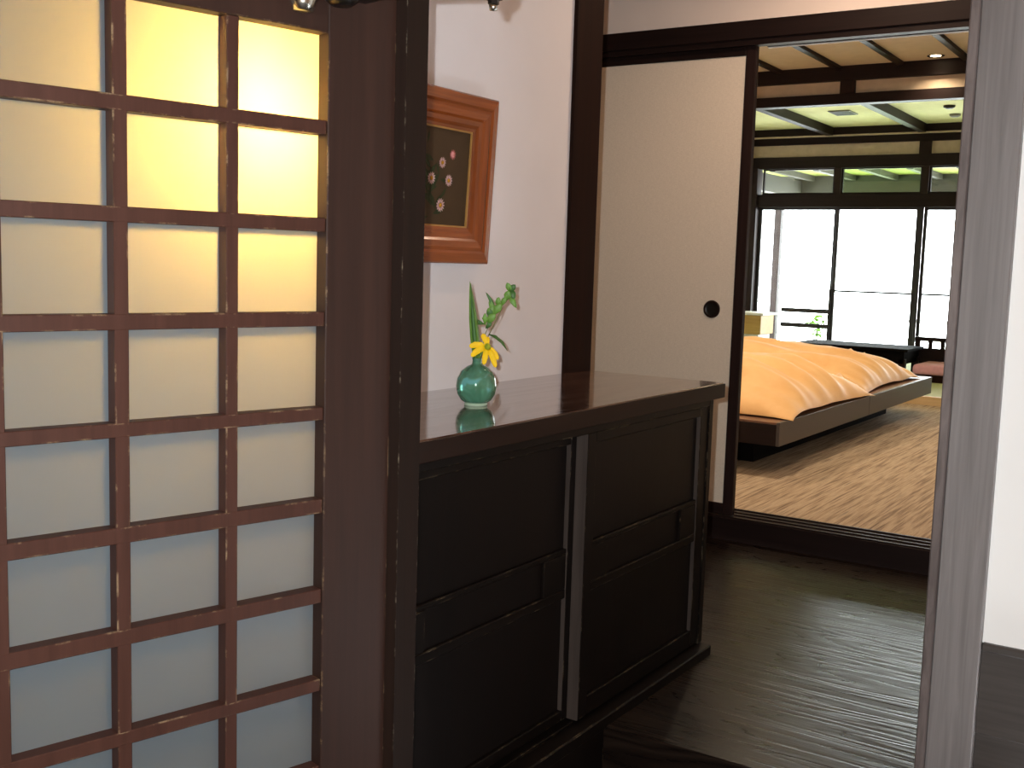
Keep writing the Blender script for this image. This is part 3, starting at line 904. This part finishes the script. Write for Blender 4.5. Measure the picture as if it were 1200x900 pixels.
# sliding glass doors
glabels = ['tall glass door next to the dark jamb with two low bars', 'tall glass door in the middle with one thin crossbar', 'tall glass door behind the slatted chair with one thin crossbar',
           'fourth tall glass door of the window wall', 'fifth tall glass door of the window wall', 'last tall glass door of the window wall']
for i in range(len(trx) - 1):
    a, b = trx[i], trx[i + 1]
    yo = .0 if i % 2 else .03
    w_ = st(empty('window_%d' % (i + 5), ((a + b) / 2, Y3, .175), glabels[i], 'window'), None, None)
    ws = .022
    wr = .072 if i % 2 else .030
    box('stile', (a, a + ws + .014), (Y3 + yo - .015, Y3 + yo + .015), (.175, 1.82), 'alu', w_, .002)
    box('stile', (b - wr, b), (Y3 + yo - .015, Y3 + yo + .015), (.175, 1.82), 'alu', w_, .002)
    box('top_rail', (a + ws, b - wr), (Y3 + yo - .015, Y3 + yo + .015), (1.790, 1.82), 'alu', w_)
    box('bottom_rail', (a + ws, b - wr), (Y3 + yo - .015, Y3 + yo + .015), (.175, .245), 'alu', w_)
    if i >= 1:
        box('crossbar', (a + ws, b - wr), (Y3 + yo - .012, Y3 + yo + .012), (.868, .890), 'alu', w_)
    else:
        for z_ in (.612, .440):
            box('crossbar', (a + .33, b - wr), (Y3 + yo - .012, Y3 + yo + .012), (z_, z_ + .05), 'alu', w_)
    box('pane', (a + ws, b - wr), (Y3 + yo - .002, Y3 + yo + .002), (.24, 1.80), 'glass', w_)
    if i in (1, 2):
        box('pull_stile', (a - .022, a + .006), (Y3 - .03, Y3 - .012), (.175, .90), 'alu', w_, .002)

# --- outside: balcony, eaves, railing
w = box('floor_balcony', (-7, 3), (Y3 + .08, 15.2), (-.15, .05), 'balcony')
st(w, 'pale balcony deck outside the windows', 'balcony')
ev = st(empty('roof_eave', (-2.2, 13.7, 2.3), 'boarded eave with green light painted in and grey rafters over the balcony', 'roof'), None, None)
box('eave_board', (-7, 3), (Y3 + .06, 15.2), (2.30, 2.36), 'eave', ev)
x = -6.8
while x < 3:
    box('rafter', (x, x + .07), (Y3 + .06, 15.1), (2.235, 2.301), 'rafter', ev)
    x += .52
box('fascia_beam', (-7, 3), (14.0, 14.12), (2.02, 2.302), 'rafter', ev)
box('side_beam', (-4.935, -4.82), (Y3 + .06, 14.0), (2.03, 2.236), 'rafter', ev)
bp = st(box('trim_9', (-4.92, -4.835), (13.35, 13.45), (.05, 2.035), 'black_wood_z', None, .004), 'grey balcony post outside the first glass door', 'post')
rl = empty('balcony_railing', (-2.2, 14.2, .05), 'white balcony railing with posts outside the glass doors', 'railing')
box('top_rail', (-6.5, 2.5), (14.17, 14.23), (.49, .535), 'white_paint', rl, .004)
box('low_rail', (-6.5, 2.5), (14.18, 14.22), (.26, .29), 'white_paint', rl, .004)
x = -6.3
while x < 2.5:
    box('post', (x - .025, x + .025), (14.175, 14.225), (.05, .49), 'white_paint', rl, .003)
    x += .98
pt = empty('balcony_shrub', (-4.38, 13.6, .05), 'small leafy green shrub on the balcony beyond the first glass door', 'shrub')
tube('stem', [Vector((-4.38, 13.6, .05)), Vector((-4.37, 13.6, .42))], .012, 'stem', pt, 6)
bm = bmesh.new()
for k in range(60):
    c = Vector((-4.38 + random.gauss(0, .045), 13.6 + random.gauss(0, .05), .42 + random.gauss(0, .09)))
    e = Vector((random.gauss(0, 1), random.gauss(0, 1), random.gauss(0, .6))).normalized()
    bm_leaf(bm, [c - e * .04, c, c + e * .04], [.002, .018, .002], e.orthogonal(), .2)
from_bm('foliage', bm, 'green_leaf', pt)

# ================================================================== BED
ZP = .36
def platform(y0, y1, lab):
    e = empty('bed_platform', (-2.9, (y0 + y1) / 2, ZB), lab, 'bed', group='low bed platforms')
    box('deck', (-3.95, -1.812), (y0 + .004, y1), (ZP - .012, ZP), 'bed_top', e, .002)
    box('side_board', (-1.822, -1.805), (y0, y1), (ZP - .117, ZP + .0005), 'slab', e, .0015)
    box('end_board', (-3.95, -1.823), (y0, y0 + .018), (ZP - .117, ZP - .0115), 'black_wood_x', e, .0015)
    box('underside', (-3.95, -1.823), (y0 + .018, y1 - .004), (ZP - .10, ZP - .012), 'black_wood_y', e)
    box('plinth', (-3.85, -2.05), (y0 + (.32 if y0 < 6 else .0), y1 - (.0 if y0 < 6 else .25)), (ZB, ZP - .10), 'table_black', e)
    return e
platform(5.132, 6.690, 'low dark wooden bed platform nearer the sliding door')
platform(6.694, 8.300, 'low dark wooden bed platform nearer the windows')

def duvet(y0, y1, x0, x1, hgt, lab, seed):
    """puffy quilt: pinched corners, gathered edges, long soft folds"""
    N, K = 96, 72
    bm = bmesh.new()
    top, bot = [], []
    cx, cy = (x0 + x1) / 2, (y0 + y1) / 2
    for i in range(N + 1):
        ra, rb = [], []
        for j in range(K + 1):
            u, v = 2 * i / N - 1, 2 * j / K - 1
            # edges pull in between the corners
            px = cx + (x1 - x0) / 2 * (u - .045 * u * (1 - v * v) ** .8)
            py = cy + (y1 - y0) / 2 * (v - .05 * v * (1 - u * u) ** .8)
            e = ((1 - abs(u) ** 5.0) * (1 - abs(v) ** 3.2))
            e = max(e, 0) ** .6
            d = min(1 - abs(u), 1 - abs(v))
            fold = .016 * math.sin(13 * v + 2.2 * u + 3.5 * noise.noise(Vector((u * 1.2, v * 1.2, seed)))) * e
            gath = .032 * noise.noise(Vector((px * 2.2 * (1 if abs(u) < abs(v) else .7), py * 9 if abs(u) > abs(v) else px * 6, seed + 3))) * math.exp(-((d - .22) / .22) ** 2)
            big = .035 * noise.noise(Vector((px * 1.6, py * 1.8, seed + 9))) * e
            z = ZP + .004 + hgt * e + fold + gath * 1.2 + big + .009 * noise.noise(Vector((px * 10, py * 5, seed))) * e
            edge_lift = .030 * (1 - abs(v) ** 6) * abs(u) ** 6 + .018 * (1 - abs(u) ** 6) * abs(v) ** 6
            zb_ = ZP + .002 + edge_lift * (0.6 + .6 * noise.noise(Vector((px * 3, py * 3, seed))))
            zt_ = max(z, zb_ + .004) if d > 0 else zb_ + .002
            ra.append(bm.verts.new((px, py, zt_)))
            rb.append(bm.verts.new((px, py, min(zb_, zt_ - .002))))
        top.append(ra)
        bot.append(rb)
    for i in range(N):
        for j in range(K):
            bm.faces.new((top[i][j], top[i + 1][j], top[i + 1][j + 1], top[i][j + 1]))
            bm.faces.new((bot[i][j], bot[i][j + 1], bot[i + 1][j + 1], bot[i + 1][j]))
    for j in range(K):
        for i, f in ((0, 1), (N, -1)):
            q = (top[i][j], top[i][j + 1], bot[i][j + 1], bot[i][j])
            bm.faces.new(q[::f])
    for i in range(N):
        for j, f in ((0, -1), (K, 1)):
            q = (top[i][j], top[i + 1][j], bot[i + 1][j], bot[i][j])
            bm.faces.new(q[::f])
    o = from_bm('duvet', bm, 'duvet', None, True)
    return tag(o, lab, 'duvet', 'orange duvets on the bed')
duvet(5.235, 6.70, -3.80, -1.775, .235, 'puffy orange duvet on the platform nearer the sliding door', 1.7)
duvet(6.72, 8.12, -3.80, -1.835, .215, 'puffy orange duvet on the platform nearer the windows', 5.1)

# ================================================================== WINDOW ROOM FURNITURE
tb = empty('low_table', (-2.85, 10.2, ZT), 'low black lacquered table on the tatami beyond the bed', 'table')
box('table_top', (-3.42, -2.385), (9.95, 10.55), (.412, .437), 'table_black', tb, .004)
box('apron', (-3.38, -2.42), (9.98, 10.52), (.300, .413), 'table_black', tb, .003)
for xx in (-3.38, -2.47):
    for yy in (9.98, 10.46):
        box('leg', (xx, xx + .06), (yy, yy + .06), (ZT, .346), 'black_wood_z', tb, .003)
zs = empty('floor_chair', (-1.95, 10.3, ZT), 'dark legless floor chair with a slatted top rail and pink seat cushion', 'chair')
box('seat_base', (-2.345, -1.75), (9.96, 10.55), (ZT, .225), 'pillar', zs, .006)
bk = box('backrest', (-2.46, -1.75), (10.50, 10.55), (.225, .425), 'black_wood_x', zs, .006)
box('top_rail', (-2.46, -1.75), (10.50, 10.55), (.492, .525), 'black_wood_x', bk, .004)
for k in range(7):
    box('slat', (-2.450 + k * .108, -2.450 + k * .108 + .035), (10.51, 10.54), (.42, .495), 'black_wood_z', bk, .002)
bm = bmesh.new()
bm_box(bm, -2.34, -1.76, 9.955, 10.49, .224, .312)
bmesh.ops.bevel(bm, geom=list(bm.edges), offset=.03, segments=4, affect='EDGES', profile=.5)
cu = from_bm('seat_cushion', bm, 'pink', None, True)
tag(cu, 'dusty pink seat cushion lying on the dark floor chair', 'cushion')

ch = empty('side_chest', (-4.42, 11.55, ZT), 'honey wood chest with a white top beside the dark window jamb', 'chest')
box('base', (-4.56, -4.31), (11.40, 11.75), (ZT, .395), 'white_paint', ch, .003)
box('body', (-4.58, -4.28), (11.38, 11.77), (.395, .600), 'box_wood', ch, .004)
box('top', (-4.60, -4.25), (11.36, 11.79), (.600, .628), 'white_paint', ch, .004)
